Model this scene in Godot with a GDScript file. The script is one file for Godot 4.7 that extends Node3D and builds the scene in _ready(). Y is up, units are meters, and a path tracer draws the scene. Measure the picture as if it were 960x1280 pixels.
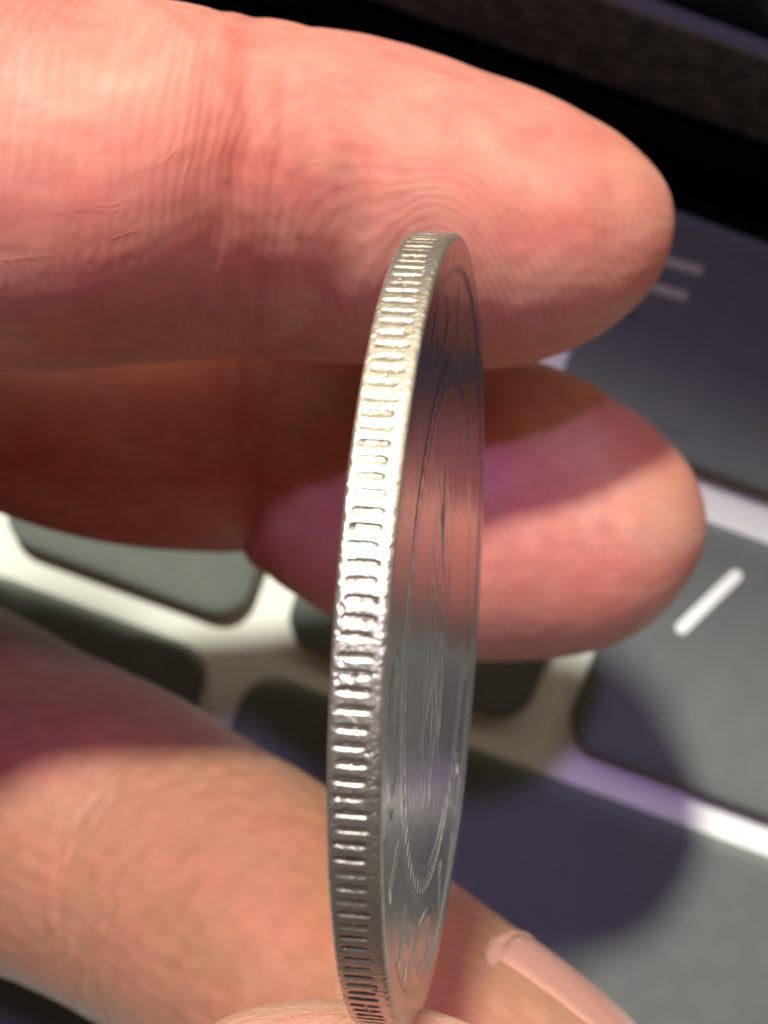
extends Node3D
# A reeded silver coin held between fingertips above a laptop keyboard.
# World: metres, y up; x along the key rows, z towards the typist; origin on the keyboard deck.

const MM := 0.001
var rng := RandomNumberGenerator.new()
var noise := FastNoiseLite.new()
var fine := FastNoiseLite.new()
var cell := FastNoiseLite.new()
# the axes of the held coin and hand: right, up, towards the viewer
var hold_basis := Basis(Vector3(0.93938, -0.06500, -0.33665), Vector3(-0.34286, -0.17332, -0.92326), Vector3(0.00166, 0.98272, -0.18510))
var eye := Vector3(5.006, 119.399, -33.681) * MM
var coin_at: Vector3


func lin(r: float, g: float, b: float) -> Color:
	return Color(r, g, b).linear_to_srgb()


func _ready() -> void:
	rng.seed = 11
	noise.seed = 4; noise.noise_type = FastNoiseLite.TYPE_SIMPLEX_SMOOTH; noise.frequency = 1.0; noise.fractal_type = FastNoiseLite.FRACTAL_FBM; noise.fractal_octaves = 3
	fine.seed = 9; fine.noise_type = FastNoiseLite.TYPE_SIMPLEX_SMOOTH; fine.frequency = 1.0; fine.fractal_type = FastNoiseLite.FRACTAL_NONE
	cell.seed = 3; cell.noise_type = FastNoiseLite.TYPE_CELLULAR; cell.frequency = 1.0; cell.fractal_type = FastNoiseLite.FRACTAL_NONE
	cell.cellular_return_type = FastNoiseLite.RETURN_DISTANCE2_SUB
	hold_basis = hold_basis.orthonormalized()
	coin_at = eye + hold_basis * (Vector3(1.866, -3.717, -61.35) * MM)

	# ---- camera
	var cam := Camera3D.new()
	cam.name = "camera"
	add_child(cam)
	cam.transform = Transform3D(hold_basis, eye)
	var lens := CameraAttributesPhysical.new()
	lens.frustum_focal_length = 45.0
	lens.frustum_focus_distance = 0.058
	lens.exposure_aperture = 69.0
	lens.frustum_near = 0.01
	lens.frustum_far = 5.0
	cam.attributes = lens
	cam.near = 0.01
	cam.far = 5.0
	cam.fov = 29.863
	cam.current = true

	# ---- air and lamps
	var env := Environment.new()
	env.background_mode = Environment.BG_COLOR
	env.background_color = lin(0.060, 0.043, 0.033)
	env.tonemap_mode = Environment.TONE_MAPPER_LINEAR
	env.tonemap_exposure = 1.0
	env.sdfgi_enabled = true
	env.ssao_enabled = true
	env.ssil_enabled = true
	var we := WorldEnvironment.new()
	we.name = "room_air"
	we.environment = env
	add_child(we)
	var white := OmniLight3D.new()
	white.name = "white_lamp"
	white.omni_range = 6.0
	white.omni_attenuation = 2.0
	lamp(white, Vector3(0.011, 0.0, -0.006), Vector3(-0.294, 0.744, -0.601), Color(0.99, 1.0, 0.94), 1.92)
	var violet := SpotLight3D.new()   # a narrow coloured spot aimed at the fingers
	violet.name = "violet_lamp"
	violet.spot_range = 6.0
	violet.spot_attenuation = 2.0
	violet.spot_angle = 2.1
	violet.spot_angle_attenuation = 0.5
	lamp(violet, Vector3(0.008, 0.0, 0.016), Vector3(-0.056, 0.855, -0.514), Color(0.76, 0.66, 1.0), 0.62)

	# ---- the large structure, then the things
	build_laptop()
	build_coin()
	build_hand()
	build_fingertip()


func lamp(l: Light3D, aim: Vector3, towards: Vector3, tint: Color, energy: float) -> void:
	var far := 1.3
	l.light_color = tint
	l.light_energy = energy * far * far
	l.light_size = 0.042
	l.shadow_enabled = true
	add_child(l)
	l.look_at_from_position(aim + towards.normalized() * far, aim)


# ------------------------------------------------------------------ helpers
func part(called: String, mesh: Mesh, mat: Material, parent: Node) -> MeshInstance3D:
	var o := MeshInstance3D.new()
	o.name = called
	o.mesh = mesh
	if mat:
		for i in mesh.get_surface_count():
			if mesh is PrimitiveMesh: mesh.material = mat
			else: o.set_surface_override_material(i, mat)
	parent.add_child(o, true)
	return o


func thing(called: String, label: String, category: String) -> Node3D:
	var o := Node3D.new()
	o.name = called
	o.set_meta("label", label)
	o.set_meta("category", category)
	add_child(o, true)
	return o


func grid_mesh(v: PackedVector3Array, uv: PackedVector2Array, col: PackedColorArray, cols: int, rows: int, flip: bool) -> ArrayMesh:
	var st := SurfaceTool.new()
	st.begin(Mesh.PRIMITIVE_TRIANGLES)
	for i in v.size():
		if uv.size(): st.set_uv(uv[i])
		if col.size(): st.set_color(col[i])
		st.add_vertex(v[i])
	for j in rows - 1:
		for i in cols - 1:
			var a := j * cols + i
			var b := a + 1
			var c := a + cols
			var d := c + 1
			if flip:
				st.add_index(a); st.add_index(c); st.add_index(b)
				st.add_index(b); st.add_index(c); st.add_index(d)
			else:
				st.add_index(a); st.add_index(b); st.add_index(c)
				st.add_index(b); st.add_index(d); st.add_index(c)
	st.generate_normals()
	return st.commit()


func grey_image(w: int, h: int, data: PackedByteArray) -> ImageTexture:
	return ImageTexture.create_from_image(Image.create_from_data(w, h, false, Image.FORMAT_L8, data))


func rounded_slab(w: float, d: float, r: float, y0: float, y1: float, bevel: float, dish: float, n: int = 8) -> ArrayMesh:
	# a slab with round corners in x and z, a rounded upper edge and a slightly dished top
	var v := PackedVector3Array()
	var ring := func(inset: float, y: float) -> void:
		var rr: float = maxf(r - inset, 0.02 * MM)
		for q in 4:
			var cx: float = (w / 2 - inset - rr) * (1.0 if q == 0 or q == 3 else -1.0)
			var cz: float = (d / 2 - inset - rr) * (1.0 if q < 2 else -1.0)
			for k in n + 1:
				var a := PI / 2 * (q + float(k) / n)
				v.append(Vector3(cx + rr * cos(a), y, cz + rr * sin(a)))
		v.append(v[v.size() - 4 * (n + 1)])
	ring.call(0.0, y0)
	ring.call(0.0, lerpf(y0, y1 - bevel, 0.5))
	for k in 5:
		var a := PI / 2 * k / 4
		ring.call(bevel * (1.0 - cos(a)), y1 - bevel + bevel * sin(a))
	var most: float = minf(w, d) / 2
	for k in range(1, 9):
		var t := float(k) / 8
		var inset: float = lerpf(bevel, most, t)
		ring.call(inset, y1 - dish * (1.0 - pow(1.0 - t, 2.0)))
	var cols := 4 * (n + 1) + 1
	return grid_mesh(v, PackedVector2Array(), PackedColorArray(), cols, v.size() / cols, true)


func box_mesh(size: Vector3, r: float = 0.0) -> Mesh:
	if r <= 0.0:
		var b := BoxMesh.new()
		b.size = size
		return b
	return rounded_slab(size.x, size.z, r, -size.y / 2, size.y / 2, minf(r, size.y / 2) * 0.6, 0.0, 4)


# ------------------------------------------------------------------ laptop
func build_laptop() -> void:
	var t := thing("laptop", "open silver laptop with black keys under the hand and coin", "laptop")
	var silver := StandardMaterial3D.new()
	silver.albedo_color = lin(0.82, 0.80, 0.74)
	silver.metallic = 0.1
	silver.roughness = 0.48
	silver.heightmap_enabled = true
	silver.heightmap_texture = noise_map(21, 512, 0.09, 3)
	silver.heightmap_scale = 0.002
	silver.uv1_triplanar = true
	silver.uv1_scale = Vector3.ONE * 60
	var black := StandardMaterial3D.new()
	black.albedo_color = lin(0.108, 0.116, 0.108)
	black.roughness = 0.6
	black.metallic_specular = 0.55
	black.heightmap_enabled = true
	black.heightmap_texture = noise_map(22, 512, 0.35, 2)
	black.heightmap_scale = 0.0012
	black.uv1_triplanar = true
	black.uv1_scale = Vector3.ONE * 90
	black.detail_enabled = true
	black.detail_albedo = tint_map(31, 512, 0.008, Color(0.965, 0.97, 0.965), Color(1.0, 1.0, 0.99))
	black.detail_blend_mode = BaseMaterial3D.BLEND_MODE_MUL
	var mask := Image.create(4, 4, false, Image.FORMAT_L8)
	mask.fill(Color.WHITE)
	black.detail_mask = ImageTexture.create_from_image(mask)
	black.uv2_triplanar = true
	black.uv2_scale = Vector3.ONE * 40
	var soot := StandardMaterial3D.new()
	soot.albedo_color = lin(0.004, 0.004, 0.004)
	soot.roughness = 0.9
	soot.metallic_specular = 0.0
	var bezel := StandardMaterial3D.new()
	bezel.albedo_color = Color.WHITE
	bezel.albedo_texture = tint_map(33, 512, 0.03, lin(0.10, 0.106, 0.122), lin(0.20, 0.208, 0.235))
	bezel.roughness = 0.8
	bezel.metallic_specular = 0.2
	bezel.heightmap_enabled = true
	bezel.heightmap_texture = noise_map(24, 512, 0.12, 3)
	bezel.heightmap_scale = 0.006
	bezel.uv1_triplanar = true
	bezel.uv1_scale = Vector3.ONE * 34
	var glass := StandardMaterial3D.new()
	glass.albedo_color = lin(0.008, 0.009, 0.012)
	glass.roughness = 0.12
	glass.metallic_specular = 0.3
	var rubber := StandardMaterial3D.new()
	rubber.albedo_color = lin(0.26, 0.27, 0.25)
	rubber.roughness = 0.35
	var paint := StandardMaterial3D.new()
	paint.albedo_color = lin(0.8, 0.8, 0.76)
	paint.roughness = 0.6

	var beige := paint.duplicate()
	beige.albedo_color = lin(0.50, 0.47, 0.36)
	var dark_grey := StandardMaterial3D.new()
	dark_grey.albedo_color = lin(0.07, 0.07, 0.075)
	dark_grey.roughness = 0.6

	var body := part("deck", rounded_slab(0.330, 0.190, 0.008, -0.012, 0.0, 0.0008, 0.0), silver, t)
	body.position = Vector3(0.010, 0, 0.0625)
	var rear := part("hinge_cover", rounded_slab(0.330, 0.016, 0.001, -0.012, -0.0002, 0.0004, 0.0), soot, t)
	rear.position = Vector3(0.010, 0, -0.0407)
	var barrel_mesh := CylinderMesh.new()
	barrel_mesh.top_radius = 0.0022
	barrel_mesh.bottom_radius = 0.0022
	barrel_mesh.height = 0.300
	barrel_mesh.radial_segments = 32
	var barrel := part("hinge_barrel", barrel_mesh, soot, t)
	barrel.position = Vector3(0.010, -0.0006, -0.0385)
	barrel.rotation.z = PI / 2

	# keys: rows one pitch apart; every key a part, its legend a sub-part
	var pitch := 19.05 * MM
	var key := 16.4 * MM
	var square := rounded_slab(key, key, 2.3 * MM, -0.0003, 0.0015, 0.00035, 0.00018)
	var half := rounded_slab(key, 14.3 * MM, 2.0 * MM, -0.0003, 0.0015, 0.00035, 0.00018)
	var wide := rounded_slab(pitch * 3.2 - 2.3 * MM, key, 2.4 * MM, -0.0003, 0.0015, 0.00035, 0.00012)
	var key_a: Node3D
	var key_b: Node3D
	for k in range(-5, 6):
		var b := part("key", half, black, t)
		b.position = Vector3(10.9 * MM + (k + 0.5) * pitch, 0, -27.85 * MM)
		if k == 0: key_b = b
		var a := part("key", square, black, t)
		a.position = Vector3((k + 0.5) * pitch, 0, -0.5 * pitch)
		if k == 1: key_a = a
	for k in range(-6, 0):
		part("key", square, black, t).position = Vector3(-0.9 * MM + (k + 0.5) * pitch, 0, 0.5 * pitch)
	part("key", wide, black, t).position = Vector3(-0.9 * MM + 1.6 * pitch, 0, 0.5 * pitch)
	for k in range(-5, 7):
		part("key", square, black, t).position = Vector3(6.0 * MM + (k - 0.5) * pitch, 0, 1.5 * pitch)

	# printed legends and one plain bar, a hair proud of the dished tops
	legend(key_b, beige, Vector3(16.45, 0, -32.0), 3.0, 0.55, 4.0)
	legend(key_b, beige, Vector3(16.15, 0, -30.25), 3.0, 0.55, 4.0)
	legend(key_b, dark_grey, Vector3(14.7, 0, -28.15), 1.1, 0.6, 4.0)
	legend(key_b, dark_grey, Vector3(18.6, 0, -22.1), 4.2, 0.7, 4.0)  # plain dark grey bar near the key's front edge
	legend(key_a, paint, Vector3(25.75, 0, -13.15), 5.4, 0.78, 66.0)

	# the lid leans back from the hinge
	var lean := deg_to_rad(33.0)
	var lid_basis := Basis(Vector3.RIGHT, Vector3(0, cos(lean), -sin(lean)), Vector3(0, sin(lean), cos(lean)))
	var foot := Vector3(0.010, 0.0005, -0.0412)
	var put := func(o: Node3D, at: Vector3) -> void:
		o.transform = Transform3D(lid_basis, foot + lid_basis * at)
	var back := part("lid", box_mesh(Vector3(0.330, 0.200, 0.005)), silver, t)
	put.call(back, Vector3(0, 0.100, -0.0035))
	var low := part("bezel", box_mesh(Vector3(0.330, 0.0075, 0.0018)), bezel, t)
	put.call(low, Vector3(0, 0.00375, -0.0001))
	var pane := part("screen", box_mesh(Vector3(0.326, 0.190, 0.0012)), glass, t)
	put.call(pane, Vector3(0, 0.1030, -0.0004))
	var strip := part("screen_gasket", box_mesh(Vector3(0.330, 0.0005, 0.0022)), rubber, t)
	put.call(strip, Vector3(0, 0.00778, 0.0001))

	# what the lit screen shows: a pale page, and the light it throws
	var page_mat := StandardMaterial3D.new()
	page_mat.albedo_color = lin(0.02, 0.02, 0.02)
	page_mat.emission_enabled = true
	page_mat.emission = Color(1.0, 0.96, 0.86)
	page_mat.emission_energy_multiplier = 0.45
	var page := part("lit_screen", box_mesh(Vector3(0.240, 0.130, 0.0004)), page_mat, t)
	put.call(page, Vector3(-0.01, 0.122, 0.0005))
	var glow := AreaLight3D.new()
	glow.name = "screen_light"
	glow.area_size = Vector2(0.240, 0.130)
	glow.light_color = Color(1.0, 0.94, 0.82)
	glow.light_energy = 0.015
	glow.area_range = 6.0
	glow.shadow_enabled = true
	add_child(glow)
	glow.transform = Transform3D(lid_basis * Basis(Vector3.UP, PI), foot + lid_basis * Vector3(-0.01, 0.122, 0.0012))


func legend(key: Node3D, paint: Material, at: Vector3, length: float, thick: float, turn: float) -> void:
	var o := part("legend", rounded_slab(length * MM, thick * MM, thick * 0.42 * MM, 0.0, 0.00007, 0.00003, 0.0, 4), paint, key)
	o.position = Vector3(at.x * MM, 0.00137, at.z * MM) - Vector3(key.position.x, 0, key.position.z)
	o.rotation.y = deg_to_rad(turn)


func noise_map(s: int, side: int, freq: float, octaves: int) -> NoiseTexture2D:
	var n := FastNoiseLite.new()
	n.seed = s
	n.frequency = freq
	n.fractal_octaves = octaves
	var t := NoiseTexture2D.new()
	t.width = side
	t.height = side
	t.seamless = true
	t.noise = n
	return t


func tint_map(s: int, side: int, freq: float, low: Color, high: Color) -> NoiseTexture2D:
	var t := noise_map(s, side, freq, 5)
	var g := Gradient.new()
	g.offsets = PackedFloat32Array([0.25, 0.8])
	g.colors = PackedColorArray([low, high])
	t.color_ramp = g
	return t


# ------------------------------------------------------------------ coin
const R := 12.5
const THICK := 1.47
const FLAT := 11.55

func build_coin() -> void:
	var t := thing("coin", "worn silver coin with a reeded edge, seen nearly edge on", "coin")
	var n := Vector3(1.0, -0.0584, 0.1454).normalized()
	var up := (Vector3.UP - n * n.y).normalized()
	t.transform = Transform3D(hold_basis * Basis(n, up, n.cross(up)), coin_at)   # local x leaves the shown face
	var metal := StandardMaterial3D.new()
	metal.albedo_color = lin(0.395, 0.345, 0.335)
	metal.metallic = 1.0
	metal.roughness = 0.19
	metal.heightmap_enabled = true
	metal.heightmap_texture = scratches()
	metal.heightmap_scale = 0.0013
	metal.uv1_triplanar = true
	metal.uv1_scale = Vector3.ONE * 120
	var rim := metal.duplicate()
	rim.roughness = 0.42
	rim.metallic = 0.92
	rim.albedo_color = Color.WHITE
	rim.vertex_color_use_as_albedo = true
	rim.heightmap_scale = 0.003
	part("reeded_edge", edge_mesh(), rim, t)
	part("face", face_mesh(1.0), metal, t)
	part("reverse", face_mesh(-1.0), metal, t)


func edge_mesh() -> ArrayMesh:
	var reeds := 166
	var per := 16
	var cols := reeds * per + 1
	var prof := []   # x across the thickness, drop of the radius at the two rounded corners
	for k in 7:
		var a := PI / 2 * k / 6
		prof.append([-THICK + 0.16 * (1.0 - sin(a)), 0.16 * (1.0 - cos(a))])
	prof.reverse()
	for i in prof.size():
		prof[i] = [-THICK + 0.16 * (1.0 - sin(PI / 2 * i / 6)) * 0.0 + 0.16 * (1.0 - cos(PI / 2 * i / 6)), 0.16 * (1.0 - sin(PI / 2 * i / 6))]
	for k in range(1, 24):
		prof.append([lerpf(-THICK + 0.16, -0.2, float(k) / 24), 0.0])
	for k in 7:
		prof.append([-0.2 + 0.2 * sin(PI / 2 * k / 6), 0.2 * (1.0 - cos(PI / 2 * k / 6))])
	var start := PackedFloat32Array(); var deep := PackedFloat32Array(); var lo := PackedFloat32Array(); var hi := PackedFloat32Array(); var wid := PackedFloat32Array()
	for k in reeds + 1:
		start.append(rng.randf_range(-0.06, 0.06)); deep.append(rng.randf_range(0.04, 0.065))
		lo.append(rng.randf_range(-0.03, 0.05)); hi.append(rng.randf_range(-0.05, 0.04)); wid.append(rng.randf_range(0.44, 0.56))
	var v := PackedVector3Array()
	var tarnish_and_shade := PackedColorArray()
	for p in prof:
		var f: float = (p[0] + THICK) / THICK
		for i in cols:
			var ang := TAU * float(i % (cols - 1)) / (cols - 1)
			var cell_n := (i / per) % reeds
			var ph := float(i % per) / per + start[cell_n]
			var drift := 0.09 * noise.get_noise_2d(cos(ang) * 2.0, sin(ang) * 2.0)
			# the groove is a slot with rounded ends; it narrows where it runs out
			var mid := 0.45 + drift * 0.5
			var reach := 0.345
			var along := absf(f - mid - (lo[cell_n] if f < mid else hi[cell_n])) / reach
			var half := wid[cell_n] * 0.5 * (sqrt(maxf(0.0, 1.0 - pow(along, 4.0))) if along < 1.0 else 0.0)
			var off := absf(ph - 0.5)
			var cut := 0.0
			if half > 0.01:
				cut = deep[cell_n] * smoothstep(half + 0.06, half - 0.16, off) * smoothstep(1.0, 0.72, along)
				cut *= 1.0 - 0.10 * cos(off / maxf(half, 0.05) * PI)
			var dent := 0.010 * noise.get_noise_3d(cos(ang) * 22.0, sin(ang) * 22.0, p[0] * 2.2) + 0.008 * fine.get_noise_3d(cos(ang) * 95.0, sin(ang) * 95.0, p[0] * 6.0)
			var nick: float = maxf(0.0, fine.get_noise_3d(cos(ang) * 30.0 + 7.0, sin(ang) * 30.0, p[0] * 4.0) - 0.62) * 0.16
			var corner := 0.03 * noise.get_noise_2d(ang * 26.0, p[0] * 2.0) if p[1] > 0.0 else 0.0
			var rr: float = R - p[1] - cut + dent - nick + corner
			var dirt_and_shade: float = clampf(cut * 11.0 * (0.75 + noise.get_noise_2d(ang * 40.0, p[0] * 2.0)) + 0.25 * noise.get_noise_3d(cos(ang) * 9.0, sin(ang) * 9.0, p[0]), 0.0, 1.0)  # groove shade painted into the colour, with random tarnish over the rim
			tarnish_and_shade.append(Color(0.49, 0.44, 0.375).lerp(Color(0.17, 0.125, 0.085), dirt_and_shade))
			v.append(Vector3(p[0], rr * cos(ang), rr * sin(ang)) * MM)
	return grid_mesh(v, PackedVector2Array(), tarnish_and_shade, cols, prof.size(), true)


func ring_line(r: float, at: float, width: float) -> float:
	return exp(-pow((r - at) / width, 2.0))


func face_height(y: float, z: float) -> float:
	# relief of the shown face in mm: raised border, ring with beads, lettering band, worn portrait
	var r := sqrt(y * y + z * z)
	var a := atan2(z, y)
	var h := -0.16 * smoothstep(FLAT + 0.05, FLAT - 0.35, r)
	h += 0.055 * ring_line(r, 8.45, 0.13) + 0.04 * ring_line(r, 7.75, 0.10)
	if r > 7.8 and r < 8.5:
		h += 0.05 * maxf(0.0, cos(a * 72.0)) * smoothstep(7.8, 8.0, r) * smoothstep(8.5, 8.3, r)
	if r > 8.6 and r < FLAT:
		for s in marks:
			var d: float = wrapf(a - s[0], -PI, PI) * 10.2
			if absf(d) < 2.7:
				var e := 0.0
				if s[1] == 0:
					e = absf(sqrt(pow(d / 2.0, 2.0) + pow((r - 10.2) / 0.92, 2.0)) - 1.0)
					e = smoothstep(0.24, 0.10, e)
				elif s[1] == 1:
					e = smoothstep(0.34, 0.2, absf(d)) * smoothstep(1.0, 0.88, absf(r - 10.2))
				else:
					e = smoothstep(0.30, 0.17, absf(absf(d) - 0.85)) * smoothstep(1.0, 0.88, absf(r - 10.2))
					e = maxf(e, smoothstep(0.28, 0.16, absf(r - 10.3)) * smoothstep(1.0, 0.85, absf(d)))
				h += (0.10 if y < 0.0 else 0.035) * e
	if r < 7.6:
		var m := smoothstep(7.4, 5.6, r)
		var bust := smoothstep(1.05, 0.5, sqrt(pow((y - 0.3) / 6.2, 2.0) + pow((z - 0.4) / 4.2, 2.0)) + 0.16 * noise.get_noise_2d(y * 0.35, z * 0.35))
		var wy := y + 1.2 * noise.get_noise_2d(y * 0.25 + 9.0, z * 0.25)
		var wz := z + 1.2 * noise.get_noise_2d(y * 0.25, z * 0.25 + 5.0)
		var locks := 1.0 - absf(fine.get_noise_2d(wy * 0.35, wz * 1.3)) * 2.0
		h += m * bust * (0.05 + 0.035 * locks + 0.03 * noise.get_noise_2d(y * 0.9, z * 0.9))
	h += 0.006 * noise.get_noise_2d(y * 1.4, z * 1.4)
	return h * 0.42

var marks := []

func face_mesh(side: float) -> ArrayMesh:
	# seen from above: zero angle is the top of the coin; the oval sits at the very bottom
	if marks.is_empty():
		var kinds := [0, 1, 2, 1, 0, 2, 2, 1, 0, 1, 2]
		for k in 14:
			if k != 4 and k != 10:
				marks.append([PI + TAU * k / 14.0, kinds[k % kinds.size()]])
	var rows := 150
	var cols := 721
	var v := PackedVector3Array()
	var uv := PackedVector2Array()
	for j in rows:
		var r := (R - 0.2 + 0.004) * (1.0 - pow(1.0 - float(j) / (rows - 1), 1.35))
		for i in cols:
			var a := TAU * float(i % (cols - 1)) / (cols - 1)
			var y := r * cos(a)
			var z := r * sin(a)
			var h := face_height(y, z) if r < FLAT + 0.2 else 0.012 * noise.get_noise_2d(y * 2.0, z * 2.0) * smoothstep(R - 0.2, R - 0.5, r)
			v.append(Vector3(h if side > 0 else -THICK - h, y, z) * MM)
			uv.append(Vector2(y, z))
	return grid_mesh(v, uv, PackedColorArray(), cols, rows, side < 0)


func scratches() -> ImageTexture:
	var side := 1024
	var f := PackedFloat32Array()
	f.resize(side * side)
	f.fill(0.6)
	for k in 700:
		var x := rng.randf() * side
		var y := rng.randf() * side
		var a := rng.randf_range(-0.35, 0.35) + (PI / 2 if rng.randf() < 0.7 else rng.randf() * PI)
		var len := int(pow(rng.randf(), 2.0) * 260.0) + 12
		var depth := rng.randf_range(0.08, 0.4)
		for s in len:
			x += cos(a)
			y += sin(a)
			a += rng.randf_range(-0.004, 0.004)
			var at := posmod(int(y), side) * side + posmod(int(x), side)
			f[at] = maxf(0.0, f[at] - depth * sin(PI * s / len))
	for k in 900:
		var cx := rng.randi() % side
		var cy := rng.randi() % side
		var rr := rng.randi_range(1, 4)
		var depth := rng.randf_range(0.05, 0.4)
		for dy in range(-rr, rr + 1):
			for dx in range(-rr, rr + 1):
				if dx * dx + dy * dy <= rr * rr:
					var at := posmod(cy + dy, side) * side + posmod(cx + dx, side)
					f[at] = maxf(0.0, f[at] - depth)
	var bytes := PackedByteArray()
	bytes.resize(side * side)
	for i in f.size():
		bytes[i] = int(clampf(f[i], 0.0, 1.0) * 255.0)
	return grey_image(side, side, bytes)


# ------------------------------------------------------------------ hand
# each digit: centre x, y, z, half width, half depth in mm from the coin's centre, in the axes of hold_basis
const INDEX := [[-71.4, 17.3, -16.06, 13, 12.5], [-48.4, 17.8, -8.06, 11.5, 11.5], [-26.4, 18.3, -4.06, 11.86, 15.18], [-20.4, 17.07, -4.06, 9.27, 11.86], [-17.4, 16.02, -4.06, 7.73, 9.89], [-15.05, 15.1, -4.55, 6.58, 8.42], [-13.22, 15.34, -6.8, 6.54, 8.38], [-11.49, 15.57, -8.63, 6.52, 8.34], [-9.08, 15.83, -10.8, 6.37, 8.16], [-6.85, 16.06, -12.5, 6.22, 7.96], [-5.9, 16.01, -13.15, 6.27, 8.03], [-3.76, 15.96, -14.47, 6.3, 8.07], [-1.87, 15.83, -15.48, 6.23, 7.97], [0.73, 15.51, -16.65, 5.98, 7.65], [2.23, 15.37, -17.21, 5.83, 7.46], [3.73, 15.29, -17.69, 5.55, 7.1], [5.42, 15.26, -18.14, 4.98, 6.38], [6.78, 15.27, -18.42, 4.34, 5.55], [7.96, 15.31, -18.61, 3.5, 4.48], [8.81, 15.39, -18.7, 2.7, 3.46], [9.31, 15.5, -18.73, 1.97, 2.52], [9.65, 15.61, -18.75, 1.15, 1.47], [9.78, 15.61, -18.75, 0.52, 0.66], [9.83, 15.61, -18.75, 0.02, 0.02]]
const MIDDLE := [[-76.37, 9.88, -32.65, 12, 11.5], [-54.37, 12.38, -31.15, 10, 9.4], [-36.37, 13.88, -30.65, 7.09, 7.66], [-28.08, 10.14, -31.17, 4.95, 5.35], [-20.47, 8.97, -31.65, 5.06, 5.46], [-16.64, 8.11, -31.97, 5.48, 5.92], [-13.18, 7.68, -32.25, 5.75, 6.21], [-10.08, 7.59, -32.5, 5.83, 6.29], [-7.94, 7.6, -32.68, 5.92, 6.39], [-5.79, 6.94, -32.85, 6.44, 6.95], [-3.82, 6.22, -32.58, 6.89, 7.44], [-0.31, 4.88, -32.09, 7.4, 7.99], [2.78, 3.99, -31.65, 7.48, 8.08], [5.1, 3.6, -31.54, 7.2, 7.78], [7.03, 3.23, -31.45, 6.71, 7.25], [8.37, 3, -31.39, 6.24, 6.74], [9.91, 2.83, -31.32, 5.52, 5.96], [11.06, 2.69, -31.27, 4.69, 5.06], [12.02, 2.66, -31.22, 3.76, 4.06], [12.86, 2.7, -31.19, 2.56, 2.77], [13.32, 2.64, -31.16, 1.62, 1.75], [13.55, 2.58, -31.15, 0.75, 0.81], [13.63, 2.56, -31.15, 0.04, 0.04]]
const THUMB := [[-75, 4, -56, 12, 12.65], [-57, 1.5, -53, 11, 11.5], [-43.12, -2.7, -48.65, 9.85, 10.2], [-25.87, -8.87, -38.65, 8.54, 8.84], [-20.46, -10.83, -35.65, 8.16, 8.45], [-15.2, -12.25, -31.65, 7.71, 7.98], [-11.67, -13.63, -29.15, 7.39, 7.65], [-8.35, -14.77, -25.65, 7.1, 7.35], [-5.32, -15.89, -21.65, 6.78, 7.01], [-2.56, -17.12, -18.15, 6.49, 6.72], [0.06, -18.32, -15.65, 6.26, 6.47], [2.42, -19.47, -13.65, 6.06, 6.28], [4.57, -20.63, -12.15, 5.67, 5.86], [6.59, -21.75, -11.15, 4.98, 5.16], [8.18, -22.68, -10.65, 4.05, 4.2], [9.2, -23.36, -10.45, 2.99, 3.09], [9.83, -23.73, -10.25, 1.79, 1.85], [10.17, -23.96, -10.15, 0.45, 0.46]]
const PALM := [[-58, 12, -24, 8, 8], [-62, 12, -24, 18, 16], [-72, 12, -25, 25, 21], [-92, 11, -27, 30, 22], [-118, 10, -29, 31, 20], [-138, 9, -30, 24, 16], [-146, 9, -30, 12, 9], [-148, 9, -30, 0.5, 0.5]]
const TIP := [[-10, -44, -16, 7.0, 6.4], [-7.5, -34, -9, 6.9, 6.2], [-4.6, -24, -3.4, 6.6, 5.9], [-3.6, -19, -1.2, 6.5, 5.6], [-3.1, -16.5, -0.4, 6.3, 5.2], [-2.9, -14.6, -0.1, 5.8, 4.5], [-2.85, -13.4, 0, 5.0, 3.5], [-2.8, -12.7, 0, 3.9, 2.5], [-2.8, -12.35, 0, 2.5, 1.5], [-2.8, -12.2, 0, 1.2, 0.7], [-2.8, -12.16, 0, 0.02, 0.02]]


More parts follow.
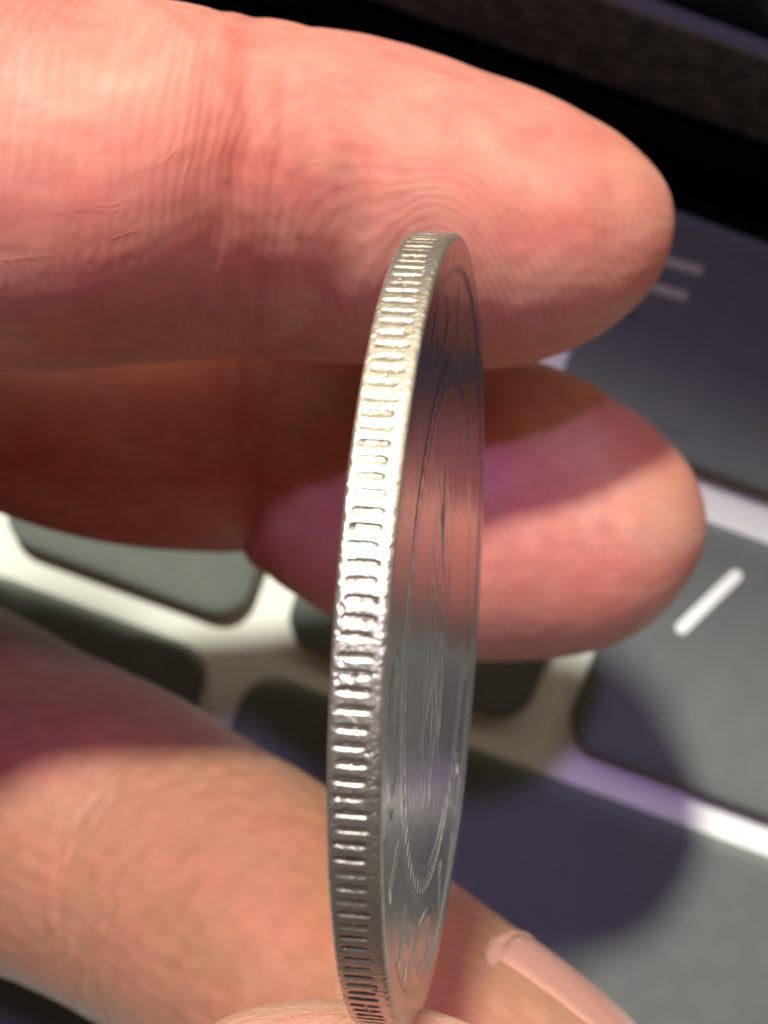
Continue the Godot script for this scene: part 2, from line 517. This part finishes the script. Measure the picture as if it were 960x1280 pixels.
class Digit:
	var pts: Array
	var pos := PackedFloat32Array()    # sampling parameter of each station
	var len := PackedFloat32Array()    # distance along the axis

	func _init(p: Array) -> void:
		pts = p
		pos.append(0.0)
		len.append(0.0)
		for i in range(1, p.size()):
			var d := Vector3(p[i][0] - p[i - 1][0], p[i][1] - p[i - 1][1], p[i][2] - p[i - 1][2]).length()
			len.append(len[i - 1] + d)
			pos.append(pos[i - 1] + sqrt(d * d + pow(p[i][3] - p[i - 1][3], 2.0)))

	func channel(i: int, k: int) -> float:
		return len[i] if k == 5 else float(pts[i][k])

	func slope(i: int, k: int) -> float:
		var n := pts.size()
		if i == 0:
			return (channel(1, k) - channel(0, k)) / (pos[1] - pos[0])
		if i == n - 1:
			return (channel(n - 1, k) - channel(n - 2, k)) / (pos[n - 1] - pos[n - 2])
		var h0 := pos[i] - pos[i - 1]
		var h1 := pos[i + 1] - pos[i]
		return ((channel(i, k) - channel(i - 1, k)) / h0 * h1 + (channel(i + 1, k) - channel(i, k)) / h1 * h0) / (h0 + h1)

	# centre x, y, z, half width, half depth, distance along
	func at(u: float) -> Array:
		var i := 0
		while i < pos.size() - 2 and u > pos[i + 1]:
			i += 1
		var h := pos[i + 1] - pos[i]
		var t := clampf((u - pos[i]) / h, 0.0, 1.0)
		var out := []
		for k in 6:
			var m0 := slope(i, k) * h
			var m1 := slope(i + 1, k) * h
			var a := channel(i, k)
			var b := channel(i + 1, k)
			var t2 := t * t
			var t3 := t2 * t
			out.append((2 * t3 - 3 * t2 + 1) * a + (t3 - 2 * t2 + t) * m0 + (-2 * t3 + 3 * t2) * b + (t3 - t2) * m1)
		return out

	# the parameter where the distance along the axis is s
	func find(s: float) -> float:
		var lo := 0.0
		var hi := pos[pos.size() - 1]
		for k in 30:
			var m := (lo + hi) / 2
			if at(m)[5] < s: lo = m
			else: hi = m
		return lo

	func frame(u: float) -> Array:
		var e := 1.5
		var last := pts.size() - 1
		while last > 1 and pts[last][3] < 0.62 * pts[pts.size() / 2][3]:
			last -= 1
		var m := minf(u, pos[last] - e)
		var a := at(maxf(m - e, 0.0))
		var b := at(m + e)
		var tan := (Vector3(b[0], b[1], b[2]) - Vector3(a[0], a[1], a[2])).normalized()
		var wide := Vector3(0, 0, 1).cross(tan).normalized()
		var near := tan.cross(wide)
		return [wide, near]

	func surface(u: float, th: float, lift: float) -> Vector3:
		var c := at(u)
		var f := frame(u)
		return Vector3(c[0], c[1], c[2]) + f[0] * (maxf(c[3], 0.0) + lift) * cos(th) + f[1] * (maxf(c[4], 0.0) + lift) * sin(th)


# relief in mm of a digit's skin at distance s along and angle th round it
func skin_relief(kind: int, s: float, th: float, crease: float, radius: float) -> float:
	var h := 0.07 * noise.get_noise_3d(s * 0.09 + kind * 31.0, cos(th) * 0.9, sin(th) * 0.9)
	h += 0.014 * noise.get_noise_3d(s * 0.45 + kind * 17.0, cos(th) * 3.2, sin(th) * 3.2)
	if kind == 3:
		h += 0.02 * noise.get_noise_3d(s * 0.7, cos(th) * 4.0, sin(th) * 4.0)
	elif kind == 2:
		# the thumb's knuckle: wrinkles across it and long fine lines along it
		var ks := s - crease
		var k := exp(-pow(ks / 5.0, 2.0))
		var w := ks + 1.3 * noise.get_noise_2d(th * 2.0, s * 0.12)
		h -= 0.10 * k * pow(0.5 + 0.5 * sin(w * 3.1), 3.0) * (0.5 + noise.get_noise_2d(th * 3.0 + 4.0, s * 0.5))
		h += 0.035 * fine.get_noise_2d(s * 0.28 + th * 1.2, th * 9.0)
		h += 0.010 * fine.get_noise_2d(s * 0.6, th * 24.0)
	else:
		var front := smoothstep(-0.35, 0.25, sin(th))
		var bend := 0.7 * noise.get_noise_2d(th * 0.8, kind * 5.0) + 0.15 * noise.get_noise_2d(th * 4.0, kind * 5.0 + 2.0)
		var d := s - crease - bend
		h -= front * (0.09 * exp(-pow(d / 0.40, 2.0)) + 0.05 * exp(-pow((d - 1.5 - 0.5 * sin(th * 3.0)) / 0.3, 2.0)) + 0.05 * exp(-pow((d + 1.2) / 0.35, 2.0)))
		h += front * 0.06 * (exp(-pow((d - 2.6) / 2.0, 2.0)) + exp(-pow((d + 2.6) / 1.8, 2.0)))
		# short flexure lines and worn skin
		h += 0.016 * front * fine.get_noise_2d(s * 0.5 + th * 1.5, th * 7.0 - s * 0.2)
		h -= 0.03 * front * smoothstep(0.72, 0.92, fine.get_noise_2d(s * 0.16 - th * 0.7 + kind * 3.0, th * 7.5 + s * 0.25 + kind))
	return h


func skin_tint(kind: int, s: float, th: float, crease: float, tip: float) -> Color:
	var c := Vector3(0.53, 0.25, 0.185)
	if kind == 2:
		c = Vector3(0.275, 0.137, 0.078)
	elif kind == 3:
		c = Vector3(0.50, 0.26, 0.18)
	var blush := 0.72 + 0.8 * noise.get_noise_3d(s * 0.10 + kind * 11.0, cos(th) * 1.4, sin(th) * 1.4)
	var pad := smoothstep(-0.2, 0.9, sin(th)) * (0.75 if kind < 2 else 0.35)
	c = c.lerp(Vector3(0.49, 0.138, 0.112), clampf(blush * pad, 0.0, 1.0))
	var spot := noise.get_noise_3d(s * 0.8 + kind * 3.0, cos(th) * 6.0, sin(th) * 6.0)
	c *= 1.0 + 0.15 * spot
	# a blotchy flush under the skin
	var flush := noise.get_noise_3d(s * 0.33 + kind * 7.0 + 50.0, cos(th) * 2.6, sin(th) * 2.6)
	flush *= 0.5 if kind == 2 else 1.0
	c.y *= 1.0 - 0.17 * flush
	c.z *= 1.0 - 0.15 * flush
	if kind < 2:
		var d := s - crease
		c = c.lerp(Vector3(0.42, 0.11, 0.085), 0.45 * exp(-pow(d / 1.0, 2.0)) * smoothstep(-0.3, 0.4, sin(th)))
		c = c.lerp(Vector3(0.52, 0.26, 0.16), 0.35 * smoothstep(6.0, 0.0, tip - s))
	return Color(c.x, c.y, c.z)


func sweep(pts: Array, kind: int, around: int, along: int, from: float, crease_x: float) -> Array:
	var d := Digit.new(pts)
	var end := d.pos[d.pos.size() - 1]
	# the crease is given by its x; find the distance along there
	var crease := 0.0
	for k in 400:
		var q := d.at(end * k / 400.0)
		if q[0] <= crease_x:
			crease = q[5]
	var tip := d.len[d.len.size() - 1]
	if kind < 2:
		crease = crease_x
		tip = pts[pts.size() - 1][0]
	var v := PackedVector3Array()
	var uv := PackedVector2Array()
	var col := PackedColorArray()
	var dense := d.find(from)
	var sparse := 40 if from > 0.0 else 0
	for j in along + sparse:
		var u := 0.0
		if j < sparse: u = dense * j / sparse
		else: u = lerpf(dense, end, float(j - sparse) / (along - 1))
		var c := d.at(u)
		var f := d.frame(u)
		var o := Vector3(c[0], c[1], c[2])
		var rw: float = maxf(c[3], 0.0)
		var rd: float = maxf(c[4], 0.0)
		var fade := smoothstep(0.3, 4.5, rw)
		for i in around + 1:
			var th := TAU * float(i % around) / around
			var cs := cos(th)
			var sn := sin(th)
			var flat: Vector3 = o + f[0] * rw * cs + f[1] * rd * sn
			# relief follows the skin along the finger's length, not the slant of the ring
			var s: float = flat.x if kind < 2 else c[5]
			var h := skin_relief(kind, s, th, crease, rw) * fade
			var out: Vector3 = (f[0] * cs * maxf(rd, 0.01) + f[1] * sn * maxf(rw, 0.01)).normalized()
			v.append((flat + out * h) * MM)
			uv.append(Vector2((s - crease) / 64.0 + 0.4, float(i) / around))
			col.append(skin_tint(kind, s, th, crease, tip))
	return [grid_mesh(v, uv, col, around + 1, along + sparse, true), d, crease]


func ridge_map() -> ImageTexture:
	# friction ridges: straight across before the crease, bowed round the pad's core beyond it
	var w := 2048
	var h := 1024
	var bytes := PackedByteArray()
	bytes.resize(w * h)
	var fn := FastNoiseLite.new()
	fn.seed = 40
	fn.noise_type = FastNoiseLite.TYPE_SIMPLEX
	fn.frequency = 1.0
	fn.fractal_type = FastNoiseLite.FRACTAL_NONE
	for y in h:
		var th := TAU * y / h
		var a := (th - PI / 2) * 6.6
		var front := smoothstep(-0.5, 0.3, sin(th))
		for x in w:
			var s := (float(x) / w - 0.4) * 64.0
			var wob := fn.get_noise_2d(s * 0.16, a * 0.16)
			var core := sqrt(pow(s - 6.8, 2.0) + pow((a - 5.3) * 0.85, 2.0) + 0.3)
			var straight := 6.8 - s - 0.10 * a
			var k := smoothstep(-1.0, 4.0, s)
			var phase := lerpf(straight, core, k) + 0.42 * wob
			var g := 0.5 + 0.5 * sin(phase * TAU / 0.38 + 0.8 * fn.get_noise_2d(s * 0.9, a * 0.9))
			g *= 0.8 + 0.3 * fn.get_noise_2d(s * 1.9 + 40.0, a * 1.9)
			bytes[y * w + x] = int(clampf(g * front, 0.0, 1.0) * 255.0)
	# pale worn lines that run askew over the ridges: s, a to s, a in mm
	for l in [[-7.9, 0.0, -5.1, -0.8], [-5.9, 1.6, -2.6, 1.3], [-10.0, -2.3, -8.7, -3.0], [-10.0, 2.6, -9.0, 2.1], [-7.4, 3.2, -5.2, 2.9], [-3.1, 0.4, -0.9, -0.1], [-6.5, -1.3, -3.7, -1.9], [-1.5, -1.6, 0.7, -2.1], [-5.2, 1.3, -2.4, 1.0], [-9.3, -4.2, -7.4, -4.6], [-4.0, 2.6, -2.6, 2.2], [0.4, -1.9, 0.9, 1.8], [2.0, 0.9, 3.1, 0.6], [-8.8, 0.9, -7.0, 0.4]]:
		for k in 200:
			var f := k / 199.0
			var s := lerpf(l[0], l[2], f)
			var a := lerpf(l[1], l[3], f) + 0.12 * fn.get_noise_2d(s * 0.6, l[1])
			var px := int((s / 64.0 + 0.4) * w)
			var py := int((a / 6.6 + PI / 2) / TAU * h)
			for dy in range(-2, 3):
				for dx in range(-1, 2):
					var at := (py + dy) * w + px + dx
					bytes[at] = maxi(bytes[at], int(255.0 * sin(PI * f) * (1.0 - absf(dy) / 3.0)))
	return grey_image(w, h, bytes)


func skin(relief: Texture2D, depth: float) -> StandardMaterial3D:
	var m := StandardMaterial3D.new()
	m.vertex_color_use_as_albedo = true
	m.roughness = 0.47
	m.metallic_specular = 0.42
	m.subsurf_scatter_enabled = true
	m.subsurf_scatter_strength = 0.28
	m.heightmap_enabled = true
	m.heightmap_texture = relief
	m.heightmap_scale = depth
	return m


func build_hand() -> void:
	var t := thing("hand", "bare hand reaching in from the left, fingers behind the coin and thumb below", "hand")
	t.transform = Transform3D(hold_basis, coin_at)
	var ridges := skin(ridge_map(), 0.0013)
	var knuckle := skin(noise_map(51, 1024, 0.02, 4), 0.0035)
	knuckle.uv1_scale = Vector3(2, 1, 1)
	var body := ArrayMesh.new()
	var first := sweep(INDEX, 0, 260, 300, 40.0, -6.7)
	var second := sweep(MIDDLE, 1, 220, 260, 40.0, -7.9)
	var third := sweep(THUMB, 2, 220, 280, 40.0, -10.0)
	var rest := sweep(PALM, 3, 64, 60, 0.0, -90.0)
	for s in [first, second, third, rest]:
		var m: ArrayMesh = s[0]
		body.add_surface_from_arrays(Mesh.PRIMITIVE_TRIANGLES, m.surface_get_arrays(0))
	body.surface_set_material(0, ridges)
	body.surface_set_material(1, ridges)
	body.surface_set_material(2, knuckle)
	body.surface_set_material(3, knuckle)
	part("skin", body, null, t)
	# the thumbnail: a curved plate with a pale cuticle at its root
	var nail_mat := StandardMaterial3D.new()
	nail_mat.albedo_color = lin(0.40, 0.195, 0.15)
	nail_mat.roughness = 0.27
	nail_mat.subsurf_scatter_enabled = true
	nail_mat.subsurf_scatter_strength = 0.1
	var d: Digit = third[1]
	part("thumbnail", nail_mesh(d, 0.0), nail_mat, t)
	var dry := StandardMaterial3D.new()
	dry.albedo_color = lin(0.40, 0.21, 0.15)
	dry.roughness = 0.7
	part("cuticle", cuticle_mesh(d), dry, t)


func nail_start(d: Digit) -> float:
	# where the nail's root sits: just past the coin's far rim
	var end := d.pos[d.pos.size() - 1]
	var best := 0.0
	for k in 500:
		var u := end * k / 500.0
		if d.surface(u, 0.0, 0.0).x < 3.35:
			best = u
	return best


func nail_mesh(d: Digit, _x: float) -> ArrayMesh:
	var u0 := nail_start(d)
	var u1 := d.find(d.len[d.len.size() - 1] - 0.6)
	var nu := 50
	var nt := 40
	var v := PackedVector3Array()
	for j in nu + 1:
		var fu := float(j) / nu
		for i in nt + 1:
			var ft := float(i) / nt * 2.0 - 1.0
			var root := 0.9 * MM * 0.0 + 1.6 * ft * ft * (1.0 - fu)
			var u := lerpf(u0 + root - 0.35, u1, fu)
			var th := -0.38 + ft * 0.90
			var edge: float = minf(smoothstep(0.0, 0.10, 1.0 - absf(ft)), smoothstep(0.0, 0.06, fu))
			v.append(d.surface(u, th, -0.20 + 0.265 * edge + 0.02 * fine.get_noise_2d(ft * 9.0, fu)) * MM)
	return grid_mesh(v, PackedVector2Array(), PackedColorArray(), nt + 1, nu + 1, true)


func cuticle_mesh(d: Digit) -> ArrayMesh:
	# a rough, dry lip of skin along the root of the nail
	var u0 := nail_start(d)
	var v := PackedVector3Array()
	var n := 60
	var m := 10
	for j in n + 1:
		var ft := float(j) / n * 2.0 - 1.0
		var th := -0.38 + ft * 0.95
		for i in m + 1:
			var k := float(i) / m
			var wide := 0.35 + 0.25 * noise.get_noise_1d(ft * 6.0) + 0.5 * smoothstep(0.35, 0.8, ft) * smoothstep(1.04, 0.8, ft)
			var u := u0 + 1.6 * ft * ft - wide * 0.6 + wide * k
			var lift := -0.08 + 0.17 * sin(PI * k) + 0.04 * fine.get_noise_2d(ft * 7.0, k * 2.0)
			v.append(d.surface(u, th, lift) * MM)
	return grid_mesh(v, PackedVector2Array(), PackedColorArray(), m + 1, n + 1, false)


func build_fingertip() -> void:
	var o := MeshInstance3D.new()
	o.name = "fingertip"
	var s := sweep(TIP, 3, 160, 160, 0.0, -100.0)
	o.mesh = s[0]
	var m := skin(noise_map(52, 1024, 0.03, 4), 0.006)
	m.uv1_triplanar = true
	m.uv1_scale = Vector3.ONE * 60
	o.mesh.surface_set_material(0, m)
	o.set_meta("label", "pale fingertip peeking in at the bottom, under the coin's lowest edge")
	o.set_meta("category", "finger")
	add_child(o, true)
	o.transform = Transform3D(hold_basis, coin_at)
